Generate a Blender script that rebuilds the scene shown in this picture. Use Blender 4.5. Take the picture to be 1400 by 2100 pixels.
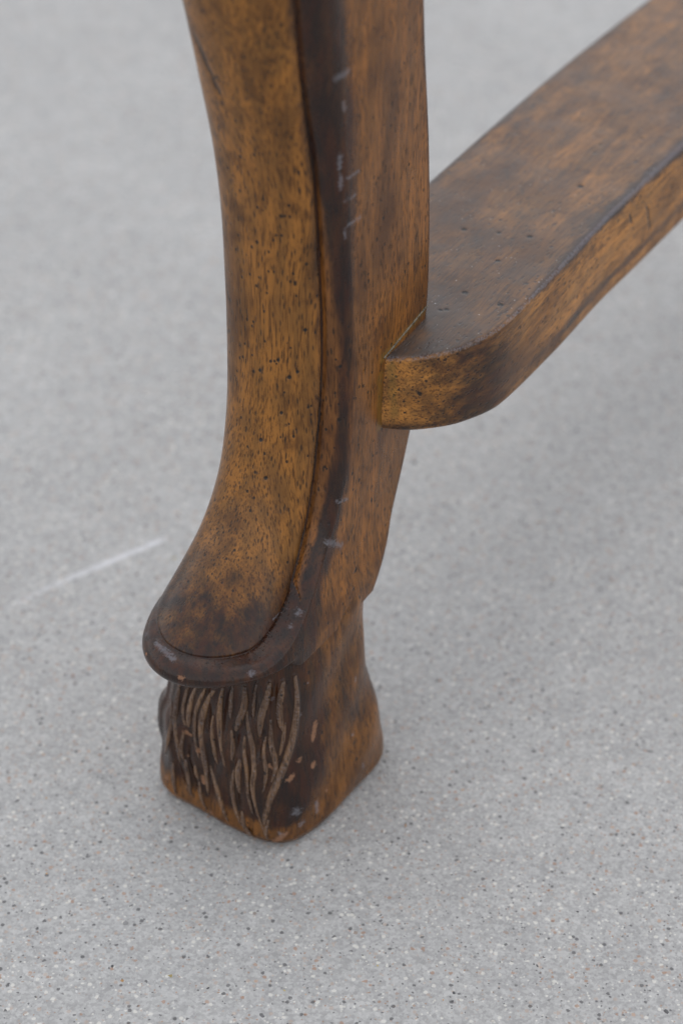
import bpy, math, random
import numpy as np
from mathutils import Vector
from mathutils.bvhtree import BVHTree

random.seed(7)
RNG = np.random.default_rng(7)
scene = bpy.context.scene
for o in list(bpy.data.objects):
    bpy.data.objects.remove(o, do_unlink=True)

# ------------------------------------------------------------------ camera
PITCH = math.radians(37.0)
CAM_H = 0.60
LENS = 85.0
cd = bpy.data.cameras.new('camera')
cam = bpy.data.objects.new('camera', cd)
scene.collection.objects.link(cam)
cam.location = (0, 0, CAM_H)
cam.rotation_euler = (math.radians(90) - PITCH, 0, 0)
cd.sensor_fit = 'VERTICAL'
cd.sensor_height = 36.0
cd.sensor_width = 24.0
cd.lens = LENS
cd.clip_start = 0.02
cd.clip_end = 200
cd.dof.use_dof = True
cd.dof.focus_distance = 0.785
cd.dof.aperture_fstop = 8.0
cd.dof.aperture_blades = 0
scene.camera = cam

# ------------------------------------------------------------------ sky, sun, exposure
SUN_EL, SUN_AZ = math.radians(80), math.radians(20)     # azimuth from +Y, clockwise
world = bpy.data.worlds.new('World')
scene.world = world
world.use_nodes = True
wn = world.node_tree
wn.nodes.clear()
sky = wn.nodes.new('ShaderNodeTexSky')
sky.sky_type = 'NISHITA'
sky.sun_disc = False
sky.sun_elevation = SUN_EL
sky.sun_rotation = SUN_AZ
sky.air_density = 1.0
sky.dust_density = 1.0
sky.ozone_density = 1.0
hs = wn.nodes.new('ShaderNodeHueSaturation')
hs.inputs['Saturation'].default_value = 0.24
bg = wn.nodes.new('ShaderNodeBackground')
bg.inputs['Strength'].default_value = 0.15
wo = wn.nodes.new('ShaderNodeOutputWorld')
wn.links.new(sky.outputs[0], hs.inputs['Color'])
wn.links.new(hs.outputs[0], bg.inputs['Color'])
wn.links.new(bg.outputs[0], wo.inputs['Surface'])

sd = bpy.data.lights.new('sun', 'SUN')
sd.energy = 0.5
sd.angle = math.radians(170)
sd.color = (1.0, 0.975, 0.94)
sun = bpy.data.objects.new('sun', sd)
scene.collection.objects.link(sun)
sdir = Vector((math.sin(SUN_AZ) * math.cos(SUN_EL), math.cos(SUN_AZ) * math.cos(SUN_EL), math.sin(SUN_EL)))
sun.rotation_euler = sdir.to_track_quat('Z', 'Y').to_euler()

vs = scene.view_settings
vs.view_transform = 'Standard'
vs.look = 'None'
vs.gamma = 1.0
vs.use_curve_mapping = False
vs.exposure = 0.66

# ------------------------------------------------------------------ helpers
F = LENS / 36 * 2100
FW = np.array([0, math.cos(PITCH), -math.sin(PITCH)])
UP = np.array([0, math.sin(PITCH), math.cos(PITCH)])
RT = np.array([1.0, 0, 0])
CAM = np.array([0, 0, CAM_H])


def ray(x, y):
    return FW + RT * (x - 700) / F - UP * (y - 1050) / F


def on_z(x, y, z):
    r = ray(x, y)
    return CAM + r * (z - CAM_H) / r[2]


ORIGIN = np.array([-0.02505, 0.64080, 0.0])          # middle of the foot on the ground
YAW = math.radians(35.5)
U = np.array([math.cos(YAW), -math.sin(YAW), 0])     # across the leg
V = np.array([-math.sin(YAW), -math.cos(YAW), 0])    # the way the carved front faces


def local(u, v, z):
    u, v, z = np.broadcast_arrays(u, v, z)
    return u[..., None] * U + v[..., None] * V + z[..., None] * np.array([0, 0, 1.0])   # relative to ORIGIN


def make_obj(name, verts, faces, mat, parent=None, attrs=None, normals=None, smooth=True):
    me = bpy.data.meshes.new(name)
    me.from_pydata(np.asarray(verts).tolist(), [], np.asarray(faces).tolist() if not isinstance(faces, list) else faces)
    me.materials.append(mat)
    if smooth:
        me.polygons.foreach_set('use_smooth', np.ones(len(me.polygons), bool))
    for k, a in (attrs or {}).items():
        a = np.asarray(a, dtype=np.float32)
        if a.ndim == 1:
            at = me.attributes.new(k, 'FLOAT', 'POINT')
            at.data.foreach_set('value', a)
        else:
            at = me.attributes.new(k, 'FLOAT_VECTOR', 'POINT')
            at.data.foreach_set('vector', a.ravel())
    me.update()
    if normals is not None:
        me.normals_split_custom_set_from_vertices(np.asarray(normals).tolist())
    o = bpy.data.objects.new(name, me)
    scene.collection.objects.link(o)
    if parent:
        o.parent = parent
    return o


def vert_normals(P, Fc):
    P = np.asarray(P)
    Fc = np.asarray(Fc)
    n = np.cross(P[Fc[:, 2]] - P[Fc[:, 0]], P[Fc[:, 3]] - P[Fc[:, 1]])
    out = np.zeros_like(P)
    for k in range(4):
        np.add.at(out, Fc[:, k], n)
    l = np.linalg.norm(out, axis=1, keepdims=True)
    return out / np.maximum(l, 1e-15)


def submesh(P, Fc, mask, attrs, N):
    f = Fc[mask]
    ids = np.unique(f)
    remap = np.full(len(P), -1)
    remap[ids] = np.arange(len(ids))
    return P[ids], remap[f], {k: a[ids] for k, a in attrs.items()}, N[ids]


def noise2(n, k):
    """smooth random values in 0..1, n samples, k knots"""
    kn = RNG.random(k + 3)
    x = np.linspace(0, k, n)
    i = x.astype(int)
    f = x - i
    f = f * f * (3 - 2 * f)
    return kn[i] * (1 - f) + kn[i + 1] * f


# ------------------------------------------------------------------ materials
def nt_new(name):
    m = bpy.data.materials.new(name)
    m.use_nodes = True
    nt = m.node_tree
    nt.nodes.clear()
    return m, nt


class NB:
    def __init__(s, nt):
        s.nt = nt

    def n(s, t, **kw):
        nd = s.nt.nodes.new(t)
        for k, v in kw.items():
            setattr(nd, k, v)
        return nd

    def set(s, sock, v):
        if hasattr(v, 'is_linked') or isinstance(v, bpy.types.NodeSocket):
            s.nt.links.new(v, sock)
        else:
            sock.default_value = v

    def math(s, op, a, b=0.0, c=0.0, clamp=False):
        nd = s.n('ShaderNodeMath', operation=op, use_clamp=clamp)
        s.set(nd.inputs[0], a)
        s.set(nd.inputs[1], b)
        s.set(nd.inputs[2], c)
        return nd.outputs[0]

    def vmul(s, a, v):
        nd = s.n('ShaderNodeVectorMath', operation='MULTIPLY')
        s.set(nd.inputs[0], a)
        s.set(nd.inputs[1], v)
        return nd.outputs[0]

    def vadd(s, a, v):
        nd = s.n('ShaderNodeVectorMath', operation='ADD')
        s.set(nd.inputs[0], a)
        s.set(nd.inputs[1], v)
        return nd.outputs[0]

    def noise(s, vec, scale, detail=3.0, rough=0.5, out=0):
        nd = s.n('ShaderNodeTexNoise')
        s.set(nd.inputs['Vector'], vec)
        nd.inputs['Scale'].default_value = scale
        nd.inputs['Detail'].default_value = detail
        nd.inputs['Roughness'].default_value = rough
        return nd.outputs[out]

    def voro(s, vec, scale, rnd=1.0, feature='F1'):
        nd = s.n('ShaderNodeTexVoronoi', feature=feature)
        s.set(nd.inputs['Vector'], vec)
        nd.inputs['Scale'].default_value = scale
        nd.inputs['Randomness'].default_value = rnd
        return nd

    def ramp(s, fac, lo, hi, a=0.0, b=1.0):
        nd = s.n('ShaderNodeMapRange', interpolation_type='SMOOTHSTEP')
        s.set(nd.inputs[0], fac)
        nd.inputs[1].default_value = lo
        nd.inputs[2].default_value = hi
        nd.inputs[3].default_value = a
        nd.inputs[4].default_value = b
        return nd.outputs[0]

    def mix(s, fac, a, b, mode='MIX'):
        nd = s.n('ShaderNodeMix', data_type='RGBA', blend_type=mode)
        s.set(nd.inputs[0], fac)
        s.set(nd.inputs[6], a)
        s.set(nd.inputs[7], b)
        return nd.outputs[2]

    def attr(s, name, vec=False):
        nd = s.n('ShaderNodeAttribute', attribute_name=name)
        return nd.outputs['Vector'] if vec else nd.outputs['Fac']


def col(r, g, b):
    return (r, g, b, 1.0)


def srgb(r, g, b):
    f = lambda c: ((c / 255 + 0.055) / 1.055) ** 2.4 if c > 10 else c / 255 / 12.92
    return (f(r), f(g), f(b), 1.0)


def wood_material(name, tone=(0.34, 0.145, 0.038), dusty=False, rough=0.31, seed=0.0):
    """stained, fly-specked wood; grain runs along z of the vector attribute 'grain'"""
    m, nt = nt_new(name)
    b = NB(nt)
    g = b.vadd(b.attr('grain', True), (seed, seed * 0.37, seed * 1.7))
    bent = b.n('ShaderNodeVectorMath', operation='MULTIPLY_ADD')
    wob = b.n('ShaderNodeTexNoise')
    nt.links.new(b.vmul(g, (1, 1, 0.35)), wob.inputs['Vector'])
    wob.inputs['Scale'].default_value = 28
    nt.links.new(wob.outputs['Color'], bent.inputs[0])
    bent.inputs[1].default_value = (0.012, 0.012, 0.0)
    nt.links.new(g, bent.inputs[2])
    w = bent.outputs[0]
    fine = b.noise(b.vmul(w, (1, 1, 0.07)), 1500, 4, 0.6)
    mid = b.noise(b.vmul(w, (1, 1, 0.12)), 260, 4, 0.55)
    big = b.noise(b.vmul(g, (1, 1, 0.4)), 38, 4, 0.6)
    blot = b.noise(b.vadd(g, (3, 1, 2)), 75, 4, 0.62)
    t = np.array(tone)
    light = col(*(t * (1.6, 1.5, 1.25)))
    base = col(*t)
    dark = col(*(t * (0.34, 0.29, 0.30)))
    c = b.mix(b.ramp(mid, 0.36, 0.66), base, light)
    c = b.mix(b.ramp(fine, 0.46, 0.66, 0.0, 0.85), c, dark)
    c = b.mix(b.ramp(big, 0.44, 0.68, 0.0, 0.8), c, dark)
    c = b.mix(b.ramp(blot, 0.52, 0.70, 0.0, 0.6), c, dark)
    # open pores: short dark dashes
    pv = b.voro(b.vmul(w, (1, 1, 0.24)), 950)
    psel = b.n('ShaderNodeSeparateColor')
    nt.links.new(pv.outputs['Color'], psel.inputs[0])
    pore = b.math('MULTIPLY', b.ramp(pv.outputs['Distance'], 0.18, 0.40, 1, 0), b.ramp(psel.outputs[0], 0.40, 0.46))
    pore = b.math('MULTIPLY', pore, b.ramp(blot, 0.3, 0.5, 0.35, 1.0))
    c = b.mix(b.math('MULTIPLY', pore, 0.72), c, col(0.014, 0.009, 0.006))
    # fly specks: sprayed dark dots of several sizes
    dots = None
    for sc, thr, r0, r1, off in ((230, 0.80, 0.10, 0.17, 0.3), (420, 0.74, 0.14, 0.24, 1.3), (120, 0.86, 0.05, 0.11, 2.7)):
        dv = b.voro(b.vadd(b.vmul(g, (1, 1, 0.75)), (off, off * 2, off)), sc)
        ds = b.n('ShaderNodeSeparateColor')
        nt.links.new(dv.outputs['Color'], ds.inputs[0])
        dd = b.math('ADD', dv.outputs['Distance'], b.math('MULTIPLY', b.noise(g, 2600, 2), 0.10))
        d1 = b.math('MULTIPLY', b.ramp(dd, r0 + .05, r1 + .05, 1, 0), b.ramp(ds.outputs[1], thr, thr + 0.03))
        dots = d1 if dots is None else b.math('MAXIMUM', dots, d1)
    c = b.mix(b.math('MULTIPLY', dots, 0.88), c, col(0.010, 0.007, 0.006))
    # dark red-brown glaze left on edges by the finisher, plus other darkened areas
    gl = b.attr('glaze_dark')
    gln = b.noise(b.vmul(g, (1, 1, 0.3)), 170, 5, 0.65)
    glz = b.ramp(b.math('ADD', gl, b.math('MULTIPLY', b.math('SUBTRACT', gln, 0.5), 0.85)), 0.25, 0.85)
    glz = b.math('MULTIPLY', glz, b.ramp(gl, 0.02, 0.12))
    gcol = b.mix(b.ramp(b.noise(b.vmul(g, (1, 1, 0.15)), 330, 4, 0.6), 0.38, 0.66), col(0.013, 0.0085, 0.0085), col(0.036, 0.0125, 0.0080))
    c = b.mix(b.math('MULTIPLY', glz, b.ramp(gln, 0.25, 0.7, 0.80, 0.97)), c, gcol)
    # raw wood where finish has chipped
    wr = b.attr('wear')
    wn_ = b.noise(g, 900, 4, 0.7)
    wrm = b.ramp(b.math('ADD', wr, b.math('MULTIPLY', b.math('SUBTRACT', wn_, 0.5), 2.2)), 0.5, 0.8)
    wrm = b.math('MULTIPLY', wrm, b.ramp(wr, 0.05, 0.2))
    c = b.mix(b.math('MULTIPLY', wrm, 0.85), c, col(0.25, 0.125, 0.068))
    # pale scuffs, painted strand sheen, and dust with a darkening film
    sf = b.attr('scuff_pale')
    sfm = b.ramp(b.math('ADD', sf, b.math('MULTIPLY', b.math('SUBTRACT', b.noise(g, 1100, 4, 0.75), 0.5), 2.4)), 0.4, 1.0)
    sfm = b.math('MULTIPLY', sfm, b.ramp(sf, 0.04, 0.2))
    c = b.mix(b.math('MULTIPLY', sfm, 0.42), c, col(0.24, 0.235, 0.26))
    du = b.attr('dust_dark')
    film = b.math('MULTIPLY', du, b.ramp(b.noise(g, 60, 5, 0.65), 0.3, 0.75, 0.55, 0.98))
    c = b.mix(film, c, col(0.066, 0.054, 0.048))
    lv = b.voro(g, 700)
    ls = b.n('ShaderNodeSeparateColor')
    nt.links.new(lv.outputs['Color'], ls.inputs[0])
    lint = b.math('MULTIPLY', b.ramp(lv.outputs['Distance'], 0.10, 0.22, 1, 0), b.ramp(ls.outputs[0], 0.80, 0.84))
    lint = b.math('MULTIPLY', lint, b.math('MULTIPLY', du, b.ramp(b.noise(g, 130, 3), 0.45, 0.62)))
    c = b.mix(b.math('MULTIPLY', lint, 0.7), c, col(0.55, 0.53, 0.5))
    # pits (deep worm holes) and dried glue
    pt = b.attr('pit')
    c = b.mix(b.ramp(pt, 0.22, 0.6, 0, 0.94), c, col(0.008, 0.006, 0.006))
    glu = b.attr('glue')
    glm = b.math('MULTIPLY', b.ramp(b.math('ADD', glu, b.math('MULTIPLY', b.math('SUBTRACT', b.noise(g, 420, 4, 0.7), 0.5), 0.9)), 0.3, 0.8), b.ramp(glu, 0.03, 0.15))
    c = b.mix(b.math('MULTIPLY', glm, 0.30), c, col(0.20, 0.125, 0.022))

    p = b.n('ShaderNodeBsdfPrincipled')
    nt.links.new(c, p.inputs['Base Color'])
    r = b.math('ADD', rough, b.math('MULTIPLY', b.math('SUBTRACT', blot, 0.5), 0.25))
    r = b.math('ADD', r, b.math('MULTIPLY', b.math('MAXIMUM', b.math('MAXIMUM', wrm, sfm), b.math('MULTIPLY', du, 0.35)), 0.4))
    r = b.math('ADD', r, b.math('MULTIPLY', glz, -0.05))
    nt.links.new(r, p.inputs['Roughness'])
    p.inputs['Specular IOR Level'].default_value = 0.34
    hgt = b.math('ADD', b.math('MULTIPLY', pore, -0.25), b.math('MULTIPLY', dots, -0.3))
    hgt = b.math('ADD', hgt, b.math('MULTIPLY', fine, 0.15))
    hgt = b.math('ADD', hgt, b.math('MULTIPLY', pt, -1.2))
    hgt = b.math('ADD', hgt, b.math('MULTIPLY', wrm, -0.5))
    hgt = b.math('ADD', hgt, b.math('MULTIPLY', b.noise(g, 120, 3), 0.8))
    bp = b.n('ShaderNodeBump')
    bp.inputs['Strength'].default_value = 0.5
    bp.inputs['Distance'].default_value = 0.0006
    nt.links.new(hgt, bp.inputs['Height'])
    nt.links.new(bp.outputs[0], p.inputs['Normal'])
    o = b.n('ShaderNodeOutputMaterial')
    nt.links.new(p.outputs[0], o.inputs['Surface'])
    return m


M_SHAFT = wood_material('stained_wood', (0.170, 0.067, 0.0140), rough=0.31, seed=0.0)
M_PANEL = wood_material('stained_wood_panel', (0.190, 0.082, 0.0185), rough=0.31, seed=0.31)
M_MOULD = wood_material('stained_wood_moulding', (0.150, 0.060, 0.0165), rough=0.33, seed=0.7)
M_FOOT = wood_material('stained_wood_foot', (0.145, 0.060, 0.0145), rough=0.31, seed=1.1)
M_STRAND = wood_material('worn_carved_wood', (0.125, 0.074, 0.046), rough=0.28, seed=1.9)
M_STRETCH = wood_material('stained_wood_stretcher', (0.285, 0.128, 0.031), rough=0.34, seed=2.6)


def concrete_material():
    m, nt = nt_new('concrete')
    b = NB(nt)
    tc = b.n('ShaderNodeTexCoord')
    g = tc.outputs['Object']
    c = b.mix(b.ramp(b.noise(g, 9, 5, 0.6), 0.3, 0.7), col(0.386, 0.380, 0.368), col(0.427, 0.421, 0.408))
    c = b.mix(b.ramp(b.noise(b.vadd(g, (5, 2, 0)), 60, 4, 0.6), 0.35, 0.7, 0, 0.35), c, col(0.328, 0.326, 0.322))
    gd = b.n('ShaderNodeVectorMath', operation='MULTIPLY_ADD')
    gn = b.n('ShaderNodeTexNoise')
    nt.links.new(g, gn.inputs['Vector'])
    gn.inputs['Scale'].default_value = 1300
    nt.links.new(gn.outputs['Color'], gd.inputs[0])
    gd.inputs[1].default_value = (0.0009, 0.0009, 0)
    nt.links.new(g, gd.inputs[2])
    for sc, amt, off in ((1050, 0.36, 0), (560, 0.22, 3)):
        v = b.voro(b.vadd(gd.outputs[0], (off, off, 0)), sc)
        s = b.n('ShaderNodeSeparateColor')
        nt.links.new(v.outputs['Color'], s.inputs[0])
        grey = b.ramp(s.outputs[0], 0.0, 1.0, 0.62, 1.30)
        cc = b.n('ShaderNodeCombineColor')
        for i in range(3):
            nt.links.new(grey, cc.inputs[i])
        c = b.mix(amt, c, b.mix(1.0, c, cc.outputs[0], 'MULTIPLY'))
        # grains of other stone: dark, cream, rust, pink
        for ch, lo, colr, amt2 in ((1, 0.955, col(0.07, 0.068, 0.07), 0.75), (2, 0.962, col(0.62, 0.60, 0.55), 0.8)):
            sel = b.math('MULTIPLY', b.ramp(s.outputs[ch], lo, lo + 0.005), b.ramp(v.outputs['Distance'], 0.3, 0.5, 1, 0))
            c = b.mix(b.math('MULTIPLY', sel, amt2), c, colr)
        sel = b.math('MULTIPLY', b.ramp(s.outputs[1], 0.035, 0.03), b.ramp(v.outputs['Distance'], 0.3, 0.5, 1, 0))
        c = b.mix(b.math('MULTIPLY', sel, 0.6), c, col(0.33, 0.17, 0.09))
        sel = b.math('MULTIPLY', b.ramp(s.outputs[2], 0.04, 0.035), b.ramp(v.outputs['Distance'], 0.3, 0.5, 1, 0))
        c = b.mix(b.math('MULTIPLY', sel, 0.6), c, col(0.42, 0.33, 0.27))
    # a chalky scrape
    a3, b3 = on_z(20, 1245, 0), on_z(345, 1098, 0)
    d = (b3 - a3)
    L = np.linalg.norm(d)
    d /= L
    sp = b.n('ShaderNodeSeparateXYZ')
    nt.links.new(b.vadd(g, (-a3[0], -a3[1], 0)), sp.inputs[0])
    along = b.math('ADD', b.math('MULTIPLY', sp.outputs[0], d[0]), b.math('MULTIPLY', sp.outputs[1], d[1]))
    acr = b.math('ADD', b.math('MULTIPLY', sp.outputs[0], -d[1]), b.math('MULTIPLY', sp.outputs[1], d[0]))
    acr = b.math('ADD', acr, b.math('MULTIPLY', b.math('SUBTRACT', b.noise(g, 25, 2), 0.5), 0.006))
    sel = b.math('MULTIPLY', b.ramp(b.math('ABSOLUTE', acr), 0.0005, 0.0026, 1, 0), b.math('MULTIPLY', b.ramp(along, -0.02, L * .75, 0.0, 1.0), b.ramp(along, L - .004, L, 1, 0)))
    sel = b.math('MULTIPLY', sel, b.ramp(b.noise(g, 300, 3), 0.3, 0.6, 0.4, 1))
    c = b.mix(b.math('MULTIPLY', sel, 0.75), c, col(0.66, 0.66, 0.68))
    p = b.n('ShaderNodeBsdfPrincipled')
    nt.links.new(c, p.inputs['Base Color'])
    p.inputs['Roughness'].default_value = 0.85
    p.inputs['Specular IOR Level'].default_value = 0.3
    v2 = b.voro(g, 800)
    h = b.math('ADD', b.math('MULTIPLY', v2.outputs['Distance'], -0.5), b.noise(g, 400, 5, 0.7))
    bp = b.n('ShaderNodeBump')
    bp.inputs['Strength'].default_value = 0.55
    bp.inputs['Distance'].default_value = 0.0006
    nt.links.new(h, bp.inputs['Height'])
    nt.links.new(bp.outputs[0], p.inputs['Normal'])
    o = b.n('ShaderNodeOutputMaterial')
    nt.links.new(p.outputs[0], o.inputs['Surface'])
    return m


def grain_material():
    m, nt = nt_new('sand_grains')
    b = NB(nt)
    p = b.n('ShaderNodeBsdfPrincipled')
    nt.links.new(b.attr('tint', True), p.inputs['Base Color'])
    p.inputs['Roughness'].default_value = 0.45
    o = b.n('ShaderNodeOutputMaterial')
    nt.links.new(p.outputs[0], o.inputs['Surface'])
    return m


def plain_material(name, colour, rough):
    m, nt = nt_new(name)
    b = NB(nt)
    tc = b.n('ShaderNodeTexCoord')
    c = b.mix(b.ramp(b.noise(tc.outputs['Object'], 500, 4, 0.7), 0.35, 0.65), colour, col(*(np.array(colour[:3]) * 0.35)))
    p = b.n('ShaderNodeBsdfPrincipled')
    nt.links.new(c, p.inputs['Base Color'])
    p.inputs['Roughness'].default_value = rough
    o = b.n('ShaderNodeOutputMaterial')
    nt.links.new(p.outputs[0], o.inputs['Surface'])
    return m


# ------------------------------------------------------------------ ground
gr = make_obj('ground', [(-15, -15, 0), (15, -15, 0), (15, 15, 0), (-15, 15, 0)], [(0, 1, 2, 3)], concrete_material(), smooth=False)
gr['kind'] = 'structure'
gr['label'] = 'pale grey concrete ground with fine speckled sand grains'

# ------------------------------------------------------------------ leg: sections up its height
LEG = np.array([  # z, half width to groove, v of groove, v of side arris, v of rear corner, bulge of the panel
    (.070, .0218, .0250, .0195, -.0215, .0285),
    (.080, .0218, .0248, .0195, -.0285, .0282),
    (.085, .0216, .0238, .0190, -.0325, .0277),
    (.090, .0208, .0210, .0178, -.0364, .0263),
    (.095, .0198, .0169, .0142, -.0402, .0246),
    (.100, .0190, .0126, .0100, -.0419, .0228),
    (.110, .0179, .0056, .0025, -.0480, .0193),
    (.120, .0177, .0012, -.0025, -.0522, .0162),
    (.130, .0177, -.0019, -.0060, -.0556, .0143),
    (.140, .0178, -.0039, -.0086, -.0587, .0126),
    (.150, .0178, -.0053, -.0107, -.0606, .0112),
    (.160, .0180, -.0066, -.0116, -.0619, .0105),
    (.170, .0182, -.0073, -.0118, -.0625, .0101),
    (.180, .0184, -.0078, -.0116, -.0629, .0098),
    (.190, .0184, -.0079, -.0112, -.0629, .0094),
    (.200, .0184, -.0076, -.0108, -.0627, .0091),
    (.210, .0183, -.0072, -.0103, -.0625, .0091),
    (.220, .0182, -.0066, -.0098, -.0623, .0092),
    (.230, .0182, -.0058, -.0092, -.0619, .0093),
    (.240, .0184, -.0048, -.0083, -.0611, .0094),
    (.250, .0186, -.0036, -.0074, -.0600, .0095),
    (.260, .0188, -.0019, -.0065, -.0587, .0096),
    (.270, .0190, .0001, -.0054, -.0573, .0097),
    (.280, .0192, .0021, -.0042, -.0559, .0098),
    (.290, .0196, .0041, -.0027, -.0543, .0099),
    (.300, .0201, .0061, -.0010, -.0519, .0100),
    (.320, .0215, .0099, .0030, -.0471, .0102),
    (.340, .0232, .0150, .0078, -.0412, .0104),
    (.360, .0250, .0205, .0130, -.0352, .0106),
    (.400, .0285, .0305, .0230, -.0250, .0110),
    (.440, .0300, .0370, .0300, -.0190, .0112)])
zt = np.linspace(.070, .440, 741)
LT = np.stack([np.interp(zt, LEG[:, 0], LEG[:, k]) for k in range(6)], 1)
ker = np.exp(-0.5 * (np.arange(-24, 25) / 6.0) ** 2)
ker /= ker.sum()
for k in range(1, 6):
    pad = np.concatenate([np.full(24, LT[0, k]), LT[:, k], np.full(24, LT[-1, k])])
    LT[:, k] = np.convolve(pad, ker, 'valid')


def smooth01(x, a, b_):
    t = np.clip((x - a) / (b_ - a), 0, 1)
    return t * t * (3 - 2 * t)


def lp(k, z):
    return np.interp(z, zt, LT[:, k])


Z_LIP_TOP = 0.0883          # where the rounded end of the panel meets the lip, at the front
LIP_LOW = 0.0796
CORNER = 0.015
SHOULDER = 0.0075

zrows = np.concatenate([np.arange(LIP_LOW, .128, .0004), np.arange(.128, .4401, .0011)])
NP_, NS, NSD, NB_ = 161, 16, 44, 24
tpan = np.linspace(-math.pi / 2, math.pi / 2, NP_)
rows, dist_rows, kind_cols = [], [], None
for z in zrows:
    g, vg, va, vr, b_ = (lp(k, z) for k in range(1, 6))
    c = g + SHOULDER
    va = va - .0028 * smooth01(z, .10, .14)
    cr = c - .003
    fl = 1 + .15 * (tpan < 0) * (1 - smooth01(z, .095, .14))
    eu, ev = g * fl * np.sin(tpan), vg + b_ * np.cos(tpan)
    nu, nv = b_ * np.sin(tpan), g * np.cos(tpan)
    ln = np.hypot(nu, nv)
    nu, nv = nu / ln, nv / ln
    seg = np.hypot(np.diff(eu), np.diff(ev))
    s = np.concatenate([[0], np.cumsum(seg)])
    s = s - s[-1] / 2
    half = s[-1]
    qx = np.abs(s) - half + CORNER
    qy = Z_LIP_TOP + CORNER - z
    d = np.hypot(np.maximum(qx, 0), max(qy, 0)) + np.minimum(np.maximum(qx, qy), 0) - CORNER
    d = np.where(tpan < 0, Z_LIP_TOP - z + .0025 * np.clip(-np.sin(tpan) - .3, 0, 1), d)
    w = 0.0034
    S = np.sqrt(np.clip(1 - (1 - np.clip(d, 0, w) / w) ** 2, 0, 1))
    low = np.clip((LIP_LOW + .0045 - z) / .0045, 0, 1)
    S = S * math.sqrt(max(0, 1 - low * low)) - 0.35 * low
    lip = .0026 + np.where(tpan > 0, (SHOULDER - .0026) * np.abs(np.sin(tpan)) ** 4, -.0023 * np.abs(np.sin(tpan)) ** 2)
    groove = -.0009 * np.exp(-((d + .0003) / .0007) ** 2)
    off = lip * S + groove
    pu, pv = eu + nu * off, ev + nv * off
    # shoulder, right side
    ph = np.linspace(0, math.pi / 2, NS + 1)[1:]
    u0, v0 = pu[-1], pv[-1]
    su = u0 + (c - u0) * np.sin(ph)
    sv = va + (v0 - va) * np.cos(ph)
    sv = sv - .0007 * np.exp(-((su - u0) / .0009) ** 2) * (S[-1] < .5)
    # side face with a slight belly and a rounded rear corner
    R = .0045
    k1 = np.linspace(0, 1, NSD - 9)[1:]
    fu = c + (cr - c) * k1 + .0007 * np.sin(k1 * math.pi)
    fv = va + (vr + R - va) * k1
    a = np.linspace(0, math.pi / 2, 11)[1:]
    cu, cv = cr - R + R * np.cos(a), vr + R - R * np.sin(a)
    hu_, hv_ = np.concatenate([su, fu, cu]), np.concatenate([sv, fv, cv])
    bk = np.linspace(1, -1, NB_ + 2)[1:-1]
    bu, bv = bk * (cr - R), np.full(NB_, vr)
    # the hidden flank sits a little inside the panel's outline
    gl_, v0l = -pu[0], pv[0]
    cl = gl_ + .0006
    lsu = gl_ + (cl - gl_) * np.sin(ph)
    lsv = (va - .004) + (v0l - va + .004) * np.cos(ph)
    crl = cl - .004
    lfu = cl + (crl - cl) * k1 + .0004 * np.sin(k1 * math.pi)
    lfv = (va - .004) + (vr + R - va + .004) * k1
    lu, lv = np.concatenate([lsu, lfu, crl - R + R * np.cos(a)]), np.concatenate([lsv, lfv, cv])
    bk = np.linspace(cr - R, -(crl - R), NB_ + 2)[1:-1]
    bu = bk
    uu = np.concatenate([pu, hu_, bu, -lu[::-1]])
    vv = np.concatenate([pv, hv_, bv, lv[::-1]])
    # hand-shaped unevenness
    uu = uu + .00022 * np.sin(z * 61 + vv * 90)
    vv = vv + .00022 * np.sin(z * 47 + uu * 120)
    rows.append(np.stack([uu, vv, np.full_like(uu, z)], 1))
    dist_rows.append(np.concatenate([d, np.full(len(uu) - NP_, 9.0)]))
NC = len(rows[0])
LEGP = np.array(rows)
nR = len(zrows)
uvz = LEGP.reshape(-1, 3)
legP = local(uvz[:, 0], uvz[:, 1], uvz[:, 2])
ii, jj = np.meshgrid(np.arange(nR - 1), np.arange(NC), indexing='ij')
j2 = (jj + 1) % NC
legF = np.stack([ii * NC + jj, ii * NC + j2, (ii + 1) * NC + j2, (ii + 1) * NC + jj], -1).reshape(-1, 4)
legN = vert_normals(legP, legF)
mid_row = nR // 2
out = legP[mid_row * NC + NP_ // 2] - legP[mid_row * NC + NC - NC // 3]
if legN[mid_row * NC + NP_ // 2] @ V < 0:
    legF = legF[:, ::-1]
    legN = -legN
legD = np.array(dist_rows).reshape(-1)
colid = np.tile(np.arange(NC), nR)
zz = uvz[:, 2]
c_z = np.array([lp(1, z) for z in zrows]) + SHOULDER
arc = np.abs(uvz[:, 0])
n_leg = len(legP)


# signed distance along the section from the side arris (columns NP_+NS-1 and its mirror)
segd = np.linalg.norm(np.diff(np.concatenate([LEGP, LEGP[:, :1]], 1), axis=1), axis=2)
cum = np.concatenate([np.zeros((nR, 1)), np.cumsum(segd, 1)], 1)
perim = cum[:, -1:]
ar_r = cum[:, NP_ + int(NS * .55)][:, None]
ar_l = cum[:, NC - int(NS * .55)][:, None]
dr = (cum[:, :-1] - ar_r)
dl = ((cum[:, :-1] - ar_l + perim / 2) % perim) - perim / 2
zr = zrows[:, None]
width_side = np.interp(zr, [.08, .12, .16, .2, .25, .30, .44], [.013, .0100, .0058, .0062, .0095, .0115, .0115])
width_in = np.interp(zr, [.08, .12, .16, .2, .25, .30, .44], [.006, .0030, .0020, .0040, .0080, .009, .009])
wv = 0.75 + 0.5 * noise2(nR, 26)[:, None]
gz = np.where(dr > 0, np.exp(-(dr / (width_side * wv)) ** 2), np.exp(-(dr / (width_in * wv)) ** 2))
gzl = np.where(dl < 0, np.exp(-(dl / (width_side * wv)) ** 2), np.exp(-(dl / (width_in * wv)) ** 2))
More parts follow.
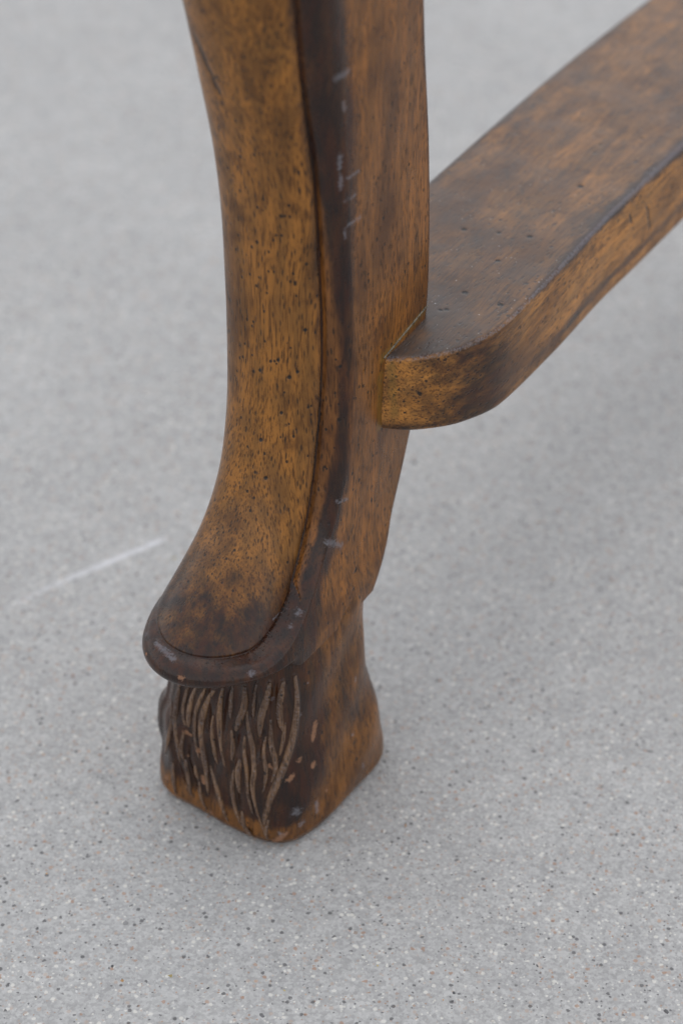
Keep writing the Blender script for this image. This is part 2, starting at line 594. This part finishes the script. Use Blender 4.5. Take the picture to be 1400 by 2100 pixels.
rear_r = cum[:, NP_ + NS + NSD - 6][:, None]
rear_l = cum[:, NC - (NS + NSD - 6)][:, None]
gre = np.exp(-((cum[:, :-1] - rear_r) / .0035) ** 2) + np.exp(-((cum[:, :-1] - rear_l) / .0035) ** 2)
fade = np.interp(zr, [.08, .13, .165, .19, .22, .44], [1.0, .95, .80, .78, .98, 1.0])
glaze_dark = np.clip(np.maximum(gz, gzl) * fade + .8 * gre, 0, 1)
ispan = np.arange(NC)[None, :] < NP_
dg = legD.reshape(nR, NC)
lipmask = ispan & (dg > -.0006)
glaze_dark = np.where(lipmask, np.maximum(glaze_dark, 1.0), glaze_dark)
# the lower end of the panel carries more glaze; darker along the groove and lip
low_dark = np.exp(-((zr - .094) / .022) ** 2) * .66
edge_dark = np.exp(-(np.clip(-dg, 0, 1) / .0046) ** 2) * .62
glaze_dark = np.where(ispan & (dg <= -.0006), np.clip(np.maximum(np.broadcast_to(low_dark, dg.shape), edge_dark) + .15 * low_dark, 0, 1), glaze_dark)
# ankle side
glaze_dark = np.where(~ispan, np.maximum(glaze_dark, .44 * np.exp(-((zr - .080) / .026) ** 2)), glaze_dark)
glaze_dark = glaze_dark.reshape(-1)

legT = BVHTree.FromPolygons([Vector(p) for p in (legP + ORIGIN)], legF.tolist())


def hit(x, y, tree):
    r = ray(x, y)
    h = tree.ray_cast(Vector(CAM), Vector(r / np.linalg.norm(r)))
    return None if h[0] is None else (np.array(h[0]) - ORIGIN, np.array(h[1]))


def spots(P, tree, marks):
    """marks: (x, y, radius in metres[, x2, y2]) seen points or strokes laid on a surface -> soft mask per vertex"""
    a = np.zeros(len(P))
    for mk in marks:
        pts = [(mk[0], mk[1])]
        if len(mk) > 3:
            n = 12
            pts = [(mk[0] + (mk[3] - mk[0]) * k / n, mk[1] + (mk[4] - mk[1]) * k / n) for k in range(n + 1)]
        for q in pts:
            h = hit(q[0], q[1], tree)
            if h is None:
                continue
            d2 = ((P - h[0]) ** 2).sum(1)
            a = np.maximum(a, np.exp(-d2 / mk[2] ** 2))
    return a


leg_scuff = spots(legP, legT, [
    (697, 318, .0011, 697, 345), (698, 362, .0010, 698, 386), (712, 366, .0009, 735, 352), (705, 412, .0008, 728, 400),
    (715, 462, .0010, 738, 446), (706, 470, .0007, 708, 490), (690, 160, .0015, 712, 148), (705, 210, .0010, 706, 225),
    (672, 1112, .0016, 700, 1118), (700, 1125, .0010), (612, 1255, .0018), (596, 1285, .0012), (516, 1382, .0016),
    (322, 1318, .0014, 356, 1352), (300, 1300, .0012), (560, 1270, .0006, 588, 1243), (690, 1030, .0010, 712, 1024)])
leg_wear = spots(legP, legT, [(369, 1389, .0012, 376, 1391), (300, 1340, .0008), (297, 1331, .0006)])
leg_glue = spots(legP, legT, [(783, 735, .0022, 884, 622), (779, 770, .0022, 778, 875)])
leg_pit = spots(legP, legT, [(593, 773, .0008), (610, 763, .0006), (697, 751, .0007), (688, 805, .0005), (632, 833, .0007), (577, 846, .0006),
                             (555, 740, .0006), (570, 738, .0006), (626, 677, .0007), (646, 678, .0006), (533, 760, .0006), (535, 902, .0008),
                             (607, 878, .0006), (545, 980, .0007), (660, 1000, .0006), (605, 581, .0008), (595, 579, .0006), (748, 760, .0006), (731, 1165, .0007, 729, 1172), (724, 1208, .0006)])
# leg scratches above (dark gouge up on the panel)
leg_pit = np.maximum(leg_pit, .62 * spots(legP, legT, [(400, 75, .0014, 450, 190)]))
grain = np.stack([uvz[:, 0], uvz[:, 1], uvz[:, 2]], 1)
attrs = dict(grain=grain, glaze_dark=glaze_dark, wear=leg_wear, scuff_pale=leg_scuff, glue=leg_glue, pit=leg_pit, dust_dark=np.zeros(n_leg))

# ------------------------------------------------------------------ the thing
root = bpy.data.objects.new('furniture_leg', None)
scene.collection.objects.link(root)
root.location = ORIGIN
root['label'] = 'brown stained wooden furniture leg with carved hairy foot and flat stretcher on concrete'
root['category'] = 'furniture leg'

fcol = colid[legF]
fd = legD[legF]
pan_face = (fcol < NP_).all(1) & (fd.mean(1) < -.0001)
wrap = (fcol.max(1) - fcol.min(1)) > NC // 2
r_sh = (fcol <= NP_ + NS - 1).all(1)
l_sh = ((fcol >= NC - NS) | (fcol == 0)).all(1)
mould_face = (~pan_face) & (r_sh | l_sh | (fcol < NP_).all(1))
shaft_face = ~(pan_face | mould_face)

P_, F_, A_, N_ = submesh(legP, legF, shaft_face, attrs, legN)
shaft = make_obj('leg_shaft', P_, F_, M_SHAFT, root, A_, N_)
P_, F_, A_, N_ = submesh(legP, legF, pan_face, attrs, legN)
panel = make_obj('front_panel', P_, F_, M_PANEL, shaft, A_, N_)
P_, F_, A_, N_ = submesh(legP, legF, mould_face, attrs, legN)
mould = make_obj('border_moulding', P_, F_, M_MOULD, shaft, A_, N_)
mould['label'] = 'dark rounded border that curls into a lip'

# close the top and the underside of the lip so nothing is hollow
def cap(ring_rows, name, mat, parent, dz):
    ring = LEGP[ring_rows]
    cen = ring.mean(0)
    vs_, fs_ = [], []
    K = 6
    for k in range(K):
        s_ = 1 - k / K
        q = cen + (ring - cen) * s_
        q[:, 2] = ring[:, 2] + dz * (1 - s_)
        vs_.append(local(q[:, 0], q[:, 1], q[:, 2]))
    vs_ = np.concatenate(vs_)
    for k in range(K - 1):
        for j in range(NC):
            jn = (j + 1) % NC
            fs_.append((k * NC + j, k * NC + jn, (k + 1) * NC + jn, (k + 1) * NC + j))
    fs_.append(tuple((K - 1) * NC + j for j in range(NC)))
    z0 = np.zeros(len(vs_))
    o = make_obj(name, vs_, fs_, mat, parent, dict(grain=vs_, glaze_dark=z0 + .6, wear=z0, scuff_pale=z0, glue=z0, pit=z0, dust_dark=z0))
    return o


cap(0, 'lip_underside', M_MOULD, shaft, .006)
cap(-1, 'leg_top', M_SHAFT, shaft, .0)

# ------------------------------------------------------------------ foot
FT = np.array([  # z, half width, v front, v rear, exponent
    (.000, .0292, .0305, -.0320, 4.8),
    (.0015, .0308, .0322, -.0336, 4.8),
    (.004, .0318, .0334, -.0348, 4.8),
    (.010, .0322, .0338, -.0354, 4.6),
    (.018, .0320, .0338, -.0344, 4.4),
    (.028, .0312, .0336, -.0330, 4.0),
    (.038, .0302, .0326, -.0306, 3.8),
    (.048, .0293, .0312, -.0288, 3.7),
    (.058, .0287, .0300, -.0278, 3.7),
    (.070, .0283, .0286, -.0276, 3.7),
    (.082, .0280, .0270, -.0288, 3.7),
    (.100, .0235, .0100, -.0310, 3.7)])
fz = np.concatenate([[0, .0003, .0007, .0011], np.arange(.0015, .0995, .0006)])
ft = np.stack([np.interp(np.linspace(0, .1, 401), FT[:, 0], FT[:, k]) for k in range(5)], 1)
kk = np.exp(-0.5 * (np.arange(-12, 13) / 5.0) ** 2)
kk /= kk.sum()
ftz = np.linspace(0, .1, 401)
fts = ft.copy()
for k in range(1, 5):
    sm = np.convolve(np.concatenate([np.full(12, ft[0, k]), ft[:, k], np.full(12, ft[-1, k])]), kk, 'valid')
    wgt = smooth01(ftz, .003, .012)
    fts[:, k] = ft[:, k] * (1 - wgt) + sm * wgt
NA = 420
th = np.linspace(0, 2 * math.pi, NA, endpoint=False)
frows = []
carve = []
for z in fz:
    hu, vf, vb, ex = (np.interp(z, ftz, fts[:, k]) for k in range(1, 5))
    cv0, hv = (vf + vb) / 2, (vf - vb) / 2
    cs, sn = np.cos(th), np.sin(th)
    rr = (np.abs(cs) ** ex + np.abs(sn) ** ex) ** (-1 / ex)
    uu, vv = hu * rr * cs, cv0 + hv * rr * sn
    # the front is carved in shallow vertical gouges
    front = smooth01(sn * rr, .62, .88) * smooth01(z, .006, .016)
    ph = uu * 760 + 2.2 * math.sin(z * 70) + 1.3 * np.sin(uu * 210 + z * 120)
    g_ = (.5 + .5 * np.sin(ph)) ** 1.5
    vv = vv - front * g_ * .0011
    carve.append(front)
    uu = uu - .0034 * np.exp(-((z - .031) / .0085) ** 4) * np.exp(-((vv - .0215) / .0085) ** 2) * (uu < 0)
    uu = uu + .0004 * np.sin(z * 190 + vv * 160)
    vv = vv + .0003 * np.sin(z * 150 + uu * 210)
    frows.append(np.stack([uu, vv, np.full_like(uu, z)], 1))
FTP = np.array(frows)
nF = len(fz)
fuv = FTP.reshape(-1, 3)
footP = local(fuv[:, 0], fuv[:, 1], fuv[:, 2])
ii, jj = np.meshgrid(np.arange(nF - 1), np.arange(NA), indexing='ij')
j2 = (jj + 1) % NA
footF = np.stack([ii * NA + jj, ii * NA + j2, (ii + 1) * NA + j2, (ii + 1) * NA + jj], -1).reshape(-1, 4)
footN = vert_normals(footP, footF)
if footN[30 * NA + NA // 4] @ V < 0:
    footF = footF[:, ::-1]
footT = BVHTree.FromPolygons([Vector(p) for p in (footP + ORIGIN)], footF.tolist())
cx = lambda q: (250 + q[0] / 2.3333, 1200 + q[1] / 2.3333)
worn = [(925, 660, .0016, 915, 735), (915, 862, .0018), (368, 790, .0017), (800, 930, .0014, 815, 915), (850, 838, .0014), (735, 1228, .0018, 780, 1190),
        (580, 1130, .0014), (392, 945, .0010, 388, 915), (215, 920, .0015), (300, 700, .0010, 330, 715), (318, 815, .0010), (830, 1215, .0016), (980, 980, .0009), (700, 860, .001, 735, 880), (265, 1030, .001, 330, 1060), (395, 1080, .0013), (425, 1085, .0012)]
wm = []
for w_ in worn:
    p0 = cx(w_[:2])
    wm.append((p0[0], p0[1], w_[2]) + (cx(w_[3:]) if len(w_) > 3 else ()))
foot_wear = spots(footP, footT, wm)
foot_scuff = spots(footP, footT, [cx((835, 1085)) + (.0026,), cx((860, 1140)) + (.0020,), cx((760, 1190)) + (.0016,), cx((930, 1040)) + (.0014,) + cx((935, 1080)), cx((855, 620)) + (.0008,), cx((1118, 440)) + (.0007,) + cx((1116, 465)),
                                  cx((1103, 715)) + (.0010,), cx((1152, 850)) + (.0009,) + cx((1155, 880)), cx((890, 470)) + (.0006,), cx((720, 540)) + (.001,)])
s_front = np.array(carve).reshape(-1)
fu_, fv_, fz_ = fuv[:, 0], fuv[:, 1], fuv[:, 2]
arris = np.exp(-((np.hypot(fu_ - .026, fv_ - .028)) / .015) ** 2)
foot_gl = np.clip(.78 * s_front * np.interp(fz_, [0, .008, .02, .1], [.62, .85, .97, 1]) + .8 * arris * smooth01(fz_, .004, .02) + np.interp(fz_, [.010, .035, .055, .080], [0, .52, .52, .40]), 0, 1)
foot_gl = np.maximum(foot_gl, .45 * np.exp(-((fu_ + .030) / .006) ** 2))
zf = np.zeros(len(footP))
STR = [  # traced strands of carved hair: radius (mm), points
    (1.15, (285, 455), (267, 560), (262, 640), (270, 740), (285, 860)),
    (0.85, (240, 560), (243, 650), (225, 740), (212, 810)),
    (1.25, (365, 475), (342, 550), (328, 620), (320, 680)),
    (1.35, (445, 500), (408, 565), (388, 640), (392, 760), (408, 880), (414, 1000)),
    (1.15, (486, 485), (468, 600), (478, 730), (495, 870)),
    (1.45, (590, 480), (592, 560), (566, 640), (545, 700)),
    (1.15, (600, 590), (612, 690), (632, 790), (640, 880), (630, 960), (650, 1070), (684, 1180)),
    (1.45, (708, 462), (690, 550), (668, 640), (660, 730)),
    (1.15, (712, 640), (718, 760), (736, 860), (715, 950)),
    (1.4, (772, 455), (758, 550), (760, 640), (775, 700)),
    (1.5, (825, 430), (832, 560), (816, 690), (790, 800), (755, 910), (715, 1010), (688, 1090), (682, 1150)),
    (1.3, (570, 830), (562, 900), (568, 1000)),
    (0.95, (525, 690), (535, 780), (528, 840)),
    (0.95, (305, 830), (318, 900), (338, 1010)),
    (0.8, (352, 860), (368, 930)),
    (1.0, (425, 860), (455, 950), (480, 1040), (512, 1135)),
    (1.0, (578, 1080), (592, 1150), (635, 1205)),
    (0.9, (248, 850), (255, 930), (262, 1000)),
    (1.0, (322, 470), (308, 540), (300, 620), (310, 680)),
    (1.0, (535, 480), (528, 560), (520, 640)),
    (1.0, (648, 470), (640, 560), (632, 640)),
    (0.9, (405, 480), (372, 560), (352, 640), (356, 740), (372, 830)),
    (0.9, (440, 620), (436, 700), (446, 790), (462, 860)),
    (0.9, (590, 720), (588, 800), (600, 900), (606, 1000), (628, 1100)),
    (0.9, (690, 720), (682, 800), (690, 900), (672, 1000)),
    (0.8, (780, 640), (770, 740), (752, 820)),
    (0.8, (298, 700), (285, 780), (300, 840)),
    (0.9, (540, 880), (530, 960), (545, 1060), (575, 1150)),
    (0.8, (372, 940), (385, 1010), (410, 1075)),
    (0.8, (700, 1120), (690, 1180), (700, 1215))]


def catmull(pts, n):
    p = np.array([pts[0] * 2 - pts[1]] + list(pts) + [pts[-1] * 2 - pts[-2]])
    res = []
    for i in range(1, len(p) - 2):
        for t in np.linspace(0, 1, n, endpoint=False):
            res.append(.5 * (2 * p[i] + (p[i + 1] - p[i - 1]) * t + (2 * p[i - 1] - 5 * p[i] + 4 * p[i + 1] - p[i + 2]) * t * t + (3 * p[i] - p[i - 1] - 3 * p[i + 1] + p[i + 2]) * t ** 3))
    res.append(p[-2])
    return np.array(res)


def strand(rad, pos, nor, rk):
    tan = np.gradient(pos, axis=0)
    tan /= np.linalg.norm(tan, axis=1, keepdims=True)
    sid = np.cross(tan, nor)
    sid /= np.linalg.norm(sid, axis=1, keepdims=True)
    m = len(pos)
    r = rad * rk
    K = 10
    vs_, fs_ = [], []
    for i in range(m):
        for a in range(K):
            an = 2 * math.pi * a / K
            vs_.append(pos[i] + sid[i] * math.cos(an) * r[i] * .86 + nor[i] * (math.sin(an) * r[i] * .55 + r[i] * .52))
    for i in range(m - 1):
        for a in range(K):
            fs_.append((i * K + a, i * K + (a + 1) % K, (i + 1) * K + (a + 1) % K, (i + 1) * K + a))
    fs_.append(tuple(range(K))[::-1])
    fs_.append(tuple((m - 1) * K + a for a in range(K)))
    z0 = np.zeros(len(vs_))
    top = np.tile(np.clip(np.sin(np.arange(K) * 2 * math.pi / K), 0, 1), m)  # crests paled for wear and painted sheen, sides darkened
    make_obj('hair_strand', vs_, fs_, M_STRAND, foot, dict(grain=np.array(vs_) @ np.stack([U, V, [0, 0, 1]], 1), glaze_dark=z0 + .45 * (1 - top) + .15, wear=spots(np.array(vs_), footT, wm) * .9, scuff_pale=.48 * top, glue=z0, pit=z0, dust_dark=z0))


# raise the block itself under each strand
def strand_path(pix):
    px = catmull([np.array(cx(q)) for q in pix], 7)
    pos, nor = [], []
    for q in px:
        h = hit(q[0], q[1], footT)
        if h is not None:
            pos.append(h[0])
            nor.append(h[1])
    pos, nor = np.array(pos), np.array(nor)
    for _ in range(4):
        pos[1:-1] = (pos[:-2] + 2 * pos[1:-1] + pos[2:]) / 4
        nor[1:-1] = (nor[:-2] + 2 * nor[1:-1] + nor[2:]) / 4
    nor /= np.linalg.norm(nor, axis=1, keepdims=True)
    k = np.linspace(0, 1, len(pos))
    r = np.sin(np.clip(k * .96 + .04, 0, 1) * math.pi) ** .5 * .85 + .08
    return pos, nor, r


paths = [(s_[0] * .00125,) + strand_path(s_[1:]) for s_ in STR]
footP0, footN0 = footP.copy(), vert_normals(footP, footF)
rise = np.zeros(len(footP))
sel = np.where(s_front > .02)[0]
for rad_, pos, nor, rr_ in paths:
    fine = np.concatenate([np.linspace(pos[i], pos[i + 1], 4, endpoint=False) for i in range(len(pos) - 1)])
    rf = np.concatenate([np.linspace(rr_[i], rr_[i + 1], 4, endpoint=False) for i in range(len(pos) - 1)]) * rad_
    d2 = ((footP0[sel][:, None] - fine[None]) ** 2).sum(-1)
    rise[sel] = np.maximum(rise[sel], (.85 * rf * np.exp(-d2 / (1.05 * rf) ** 2)).max(1))
footP = footP0 + footN0 * rise[:, None]
foot = make_obj('foot', footP, footF, M_FOOT, root, dict(grain=fuv, glaze_dark=foot_gl, wear=foot_wear, scuff_pale=foot_scuff, glue=zf, pit=zf, dust_dark=zf))
foot['label'] = 'blocky foot carved with hair on its front'
# sole
sole = [tuple(p) for p in footP[:NA]]
make_obj('sole', sole, [tuple(range(NA))][::-1], M_FOOT, foot, dict(grain=fuv[:NA], glaze_dark=np.zeros(NA), wear=np.zeros(NA), scuff_pale=np.zeros(NA), glue=np.zeros(NA), pit=np.zeros(NA), dust_dark=np.zeros(NA)))

for rad_, pos, nor, rr_ in paths:
    strand(rad_, pos, nor, rr_)

# ------------------------------------------------------------------ stretcher
cface = float(lp(1, .185)) + SHOULDER - .0008
r0 = ray(788, 734)
n_u = U
t0 = ((ORIGIN + U * cface - CAM) @ n_u) / (r0 @ n_u)
S0 = CAM + r0 * t0
Z_TOP = float(S0[2])
r1 = ray(785, 878)
# thickness: the point straight below S0 that projects to y = 878
lo, hi = 0.0, .06
for _ in range(40):
    md = (lo + hi) / 2
    d_ = S0 - [0, 0, md] - CAM
    yy = 1050 - F * (d_ @ UP) / (d_ @ FW)
    if yy < 878:
        lo = md
    else:
        hi = md
THICK = lo
print('stretcher top', Z_TOP, 'thickness', THICK)
front_px = [(788, 734), (830, 735), (865, 732), (925, 720), (975, 700), (1020, 675), (1060, 641), (1110, 590), (1175, 521), (1240, 450), (1300, 392), (1350, 345), (1400, 297)]
fpts = [on_z(x, y, Z_TOP)[:2] for x, y in front_px]
d_end = (fpts[-1] - fpts[-4])
d_end /= np.linalg.norm(d_end)
for k in (1, 2, 3, 4):
    fpts.append(fpts[12] + d_end * .06 * k)
d0 = fpts[0] - fpts[1]
d0 /= np.linalg.norm(d0)
fpts = [fpts[0] + d0 * .010] + fpts
fc = catmull(fpts, 40)
# smooth and resample evenly
for _ in range(60):
    fc[1:-1] = (fc[:-2] + 2 * fc[1:-1] + fc[2:]) / 4
sl = np.concatenate([[0], np.cumsum(np.linalg.norm(np.diff(fc, axis=0), axis=1))])
NLn = 620
sq = np.linspace(0, sl[-1], NLn)
fc = np.stack([np.interp(sq, sl, fc[:, 0]), np.interp(sq, sl, fc[:, 1])], 1)
b0, b1 = on_z(893, 364, Z_TOP)[:2], on_z(1330, 2, Z_TOP)[:2]
db = (b1 - b0) / np.linalg.norm(b1 - b0)
# back edge: straight, starting behind the leg, ending level with the front edge
pb = b0 - db * .050
endk = (fc[-1] - pb) @ db
bc = pb + np.linspace(0, 1, NLn)[:, None] ** 1.0 * db * endk
# match stations so the rungs stay roughly square to the run once past the bend
kf = (fc - pb) @ db
kb = np.maximum.accumulate(np.clip(kf, 0, None))
nb = np.array([-db[1], db[0]])
bc = pb + kb[:, None] * db + nb * (.0012 + .0020 * np.sin(np.clip((kb - .05) / .19, 0, 1) * math.pi))[:, None]
tg = np.gradient(fc, axis=0)
tg /= np.linalg.norm(tg, axis=1, keepdims=True)
NT = 96
prof = []      # (fraction across 0..1 front->back, inset metres from front(+)/back, dz)
Re, Rb = .0018, .0026
top = np.linspace(0, 1, NT)
LT3, G3, UVS, ATT = [], [], [], []
ncol = None
for i in range(NLn):
    f, bk_ = fc[i], bc[i]
    ax = bk_ - f
    wd = np.linalg.norm(ax)
    ax = ax / max(wd, 1e-9)
    ring = []
    e = np.linspace(0, math.pi / 2, 7)
    TH = THICK * np.interp(sq[i], [0, .012, .03, .055, .10, .16, .5], [1.03, 1.05, 1.10, 1.20, 1.28, 1.32, 1.32])
    wob = .0004 * math.sin(i * .05) + .0003 * math.sin(i * .13)
    for a in e:                                       # bottom front round
        ring.append((Rb - Rb * math.sin(a), -TH + Rb - Rb * math.cos(a)))
    for k in np.linspace(0, 1, 20)[1:-1]:             # front face, faintly bellied
        ring.append((-.0005 * math.sin(k * math.pi), -TH + Rb + (TH - Rb - Re) * k))
    for a in e:                                       # top front round
        ring.append((Re - Re * math.cos(a), -Re + Re * math.sin(a) + wob * .3))
    for k in top[1:-1]:
        ring.append((Re + (wd - 2 * Re) * k, wob * .3 - .0003 * math.sin(k * math.pi)))
    for a in e:
        ring.append((wd - Re + Re * math.sin(a), -Re + Re * math.cos(a)))
    for a in e:
        ring.append((wd - Rb + Rb * math.cos(a), -TH + Rb - Rb * math.sin(a)))
    ring = np.array(ring)
    xy = f + ring[:, :1] * ax
    LT3.append(np.concatenate([xy, Z_TOP + ring[:, 1:]], 1))
    G3.append(ring)
LT3 = np.array(LT3)
NK = LT3.shape[1]
SP = LT3.reshape(-1, 3) - ORIGIN
ii, jj = np.meshgrid(np.arange(NLn - 1), np.arange(NK), indexing='ij')
j2 = (jj + 1) % NK
SF = np.stack([ii * NK + jj, ii * NK + j2, (ii + 1) * NK + j2, (ii + 1) * NK + jj], -1).reshape(-1, 4)
SN = vert_normals(SP, SF)
if SN[300 * NK + 7 + 18 + 7 + 40][2] < 0:
    SF = SF[:, ::-1]
nside = 7 + 18
jcol = np.tile(np.arange(NK), NLn)
istn = np.repeat(np.arange(NLn), NK)
is_top = (jcol >= nside + 5) & (jcol <= nside + 7 + NT - 2 + 2)
dist_edge = np.abs(jcol - (nside + 4)).astype(float)
run = sq[istn]
across = np.tile(0.0, len(SP))
R3 = np.array(G3).reshape(-1, 2)
# the dark finish on the edges; strongest on the front top edge further along
we = np.interp(run, [0, .06, .09, .2, .5], [.0016, .0019, .0030, .0050, .005])
vz = R3[:, 1]
de = np.where(is_top, R3[:, 0], np.clip(-vz, 0, 1) + .0005)
s_gl = np.exp(-(de / (we * (0.7 + .6 * noise2(NLn, 60)[istn]))) ** 2)
wtot = np.linalg.norm(bc - fc, axis=1)[istn]
s_gl = np.maximum(s_gl, .75 * np.exp(-((wtot - R3[:, 0]) / .005) ** 2))
s_gl = np.maximum(s_gl, .7 * np.exp(-((vz + THICK) / .0035) ** 2))
s_gl = np.maximum(s_gl, np.where(is_top, .44 + .30 * np.exp(-(run / .055) ** 2), .75 * np.exp(-((run - .045) / .034) ** 2)))  # top colour darkened overall to offset sky sheen; front darker round the bend
crest = np.exp(-(np.where(is_top, R3[:, 0] - .0006, np.clip(-vz - .0009, 0, 1)) / np.interp(run, [0, .06, .12, .2], [.0006, .0007, .0012, .0016])) ** 2)
s_sc = crest * np.interp(run, [0, .012, .03, .08, .13, .2, .5], [.55, .6, .60, .72, .95, 1.0, 1.0])
ST = BVHTree.FromPolygons([Vector(p) for p in (SP + ORIGIN)], SF.tolist())
c2 = lambda q: (700 + q[0] / 2, 250 + q[1] / 2)
s_pit = spots(SP, ST, [c2(q) + (r_,) for q, r_ in (((502, 441), .0011), ((771, 471), .0011), ((640, 570), .0010), ((505, 700), .0011), ((650, 750), .0011), ((430, 770), .0009), ((980, 265), .0013),
                                                    ((645, 455), .0008), ((405, 772), .0008), ((320, 1113), .0008), ((405, 1120), .0006), ((965, 715), .0008), ((1250, 350), .0008), ((1035, 125), .0007), ((1060, 95), .0007), ((435, 1000), .0007), ((300, 1010), .0005), ((1230, 70), .0008))])
s_pit = np.maximum(s_pit, .8 * spots(SP, ST, [c2((1255, 365)) + (.0007,) + c2((1262, 440)), c2((1180, 380)) + (.0006,) + c2((1188, 415))]))
s_sc = np.maximum(s_sc, .8 * spots(SP, ST, [c2((1130, 275)) + (.0007,) + c2((1200, 285)), c2((1270, 130)) + (.0007,) + c2((1390, 110)), c2((1080, 365)) + (.0006,) + c2((1130, 360)), c2((200, 955)) + (.0011,) + c2((370, 690))]))
s_glue = spots(SP, ST, [c2((205, 1000)) + (.0022,) + c2((215, 1200))]) * .8
s_du = np.where(is_top, np.interp(run, [0, .04, .09, .16, .3], [1.0, .97, .85, .66, .60]), 0.0)  # dust, made heavier to darken the top against sky sheen
ctr = fc.mean(0)
ang = db
rel = SP[:, :2] + ORIGIN[:2] - fc[0]
gvec = np.stack([rel @ np.array([-ang[1], ang[0]]), SP[:, 2], rel @ ang], 1)
zs_ = np.zeros(len(SP))
st = make_obj('stretcher', SP, SF, M_STRETCH, root, dict(grain=gvec, glaze_dark=np.clip(s_gl, 0, 1), wear=zs_, scuff_pale=s_sc, glue=s_glue, pit=s_pit, dust_dark=s_du))
st['label'] = 'flat curved stretcher joining the side of the leg'
for idx, nm in ((0, 'stretcher_end'), (NLn - 1, 'stretcher_end')):
    ring = SP[idx * NK:(idx + 1) * NK]
    fs_ = [tuple(range(NK))] if idx == 0 else [tuple(range(NK))[::-1]]
    z0 = np.zeros(NK)
    make_obj(nm, ring, fs_, M_STRETCH, st, dict(grain=ring, glaze_dark=z0, wear=z0, scuff_pale=z0, glue=z0, pit=z0, dust_dark=z0), smooth=False)


def bead(name, pix, tree, rad, mat, parent, lift=0.0):
    px = catmull([np.array(q, float) for q in pix], 12)
    pos = [hit(q[0], q[1], tree)[0] for q in px if hit(q[0], q[1], tree) is not None]
    pos = np.array(pos)
    tan = np.gradient(pos, axis=0)
    tan /= np.maximum(np.linalg.norm(tan, axis=1, keepdims=True), 1e-9)
    vs_, fs_ = [], []
    K = 7
    for i in range(len(pos)):
        s1 = np.cross(tan[i], [.1, .2, 1.0])
        s1 /= np.linalg.norm(s1)
        s2 = np.cross(tan[i], s1)
        r = rad * (.45 + .9 * RNG.random())
        for a in range(K):
            an = 2 * math.pi * a / K
            vs_.append(pos[i] + r * (s1 * math.cos(an) + s2 * math.sin(an)))
    for i in range(len(pos) - 1):
        for a in range(K):
            fs_.append((i * K + a, i * K + (a + 1) % K, (i + 1) * K + (a + 1) % K, (i + 1) * K + a))
    return make_obj(name, vs_, fs_, mat, parent)


# crumbly glue and dust in the joint between stretcher and leg
joint = []
for k in np.linspace(0, 1, 9):
    joint.append((786 + (887 - 786) * k, 735 + (612 - 735) * k))
M_GLUE = plain_material('dusty_glue', col(0.17, 0.14, 0.10), 0.8)
bead('glue_seam', joint, legT, .0004, M_GLUE, st)

# ------------------------------------------------------------------ loose and exposed sand grains in the concrete
n = 36000
gx = RNG.uniform(-.75, .8, n)
gy = RNG.uniform(.20, 1.75, n)
rad = np.clip(RNG.lognormal(math.log(.00038), .50, n), .00018, .0014)
pal = np.array([(0.06, 0.06, 0.062), (0.12, 0.118, 0.12), (0.20, 0.198, 0.195), (0.28, 0.275, 0.27), (0.50, 0.495, 0.485), (0.56, 0.53, 0.47), (0.44, 0.24, 0.08), (0.30, 0.17, 0.09), (0.46, 0.31, 0.25), (0.38, 0.30, 0.12), (0.44, 0.43, 0.41), (0.20, 0.10, 0.08)])
pr = np.array([.05, .13, .20, .20, .10, .04, 0.035, .04, .03, .035, .12, .012])
pi = RNG.choice(len(pal), n, p=pr / pr.sum())
tint = pal[pi] * RNG.uniform(.75, 1.25, (n, 1))
base = np.array([(math.cos(a), math.sin(a)) for a in np.arange(6) * math.pi / 3])
vs_ = np.zeros((n, 13, 3))
el = RNG.uniform(.45, 1.0, n)
an = RNG.uniform(0, 2 * math.pi, n)
jit = RNG.uniform(.5, 1.3, (n, 6))
for k in range(6):
    for lvl, (sc, hz) in enumerate(((1.0, -.0001), (.72, .20))):
        x = base[k, 0] * rad * sc * jit[:, k]
        y = base[k, 1] * rad * sc * jit[:, k] * el
        vs_[:, lvl * 6 + k, 0] = gx + x * np.cos(an) - y * np.sin(an)
        vs_[:, lvl * 6 + k, 1] = gy + x * np.sin(an) + y * np.cos(an)
        vs_[:, lvl * 6 + k, 2] = np.where(lvl == 0, -.0001, rad * hz)
vs_[:, 12, 0], vs_[:, 12, 1], vs_[:, 12, 2] = gx, gy, rad * .26
fs1 = []
for k in range(6):
    kn = (k + 1) % 6
    fs1 += [(k, kn, 6 + kn), (k, 6 + kn, 6 + k), (6 + k, 6 + kn, 12)]
fs1 = np.array(fs1)
fs_ = (fs1[None] + (np.arange(n) * 13)[:, None, None]).reshape(-1, 3)
go = make_obj('sand_grains', vs_.reshape(-1, 3), fs_, grain_material(), None, dict(tint=np.repeat(tint, 13, 0)), smooth=False)
go['kind'] = 'stuff'
go['label'] = 'tiny coloured sand grains showing in the concrete surface'
go['category'] = 'sand'
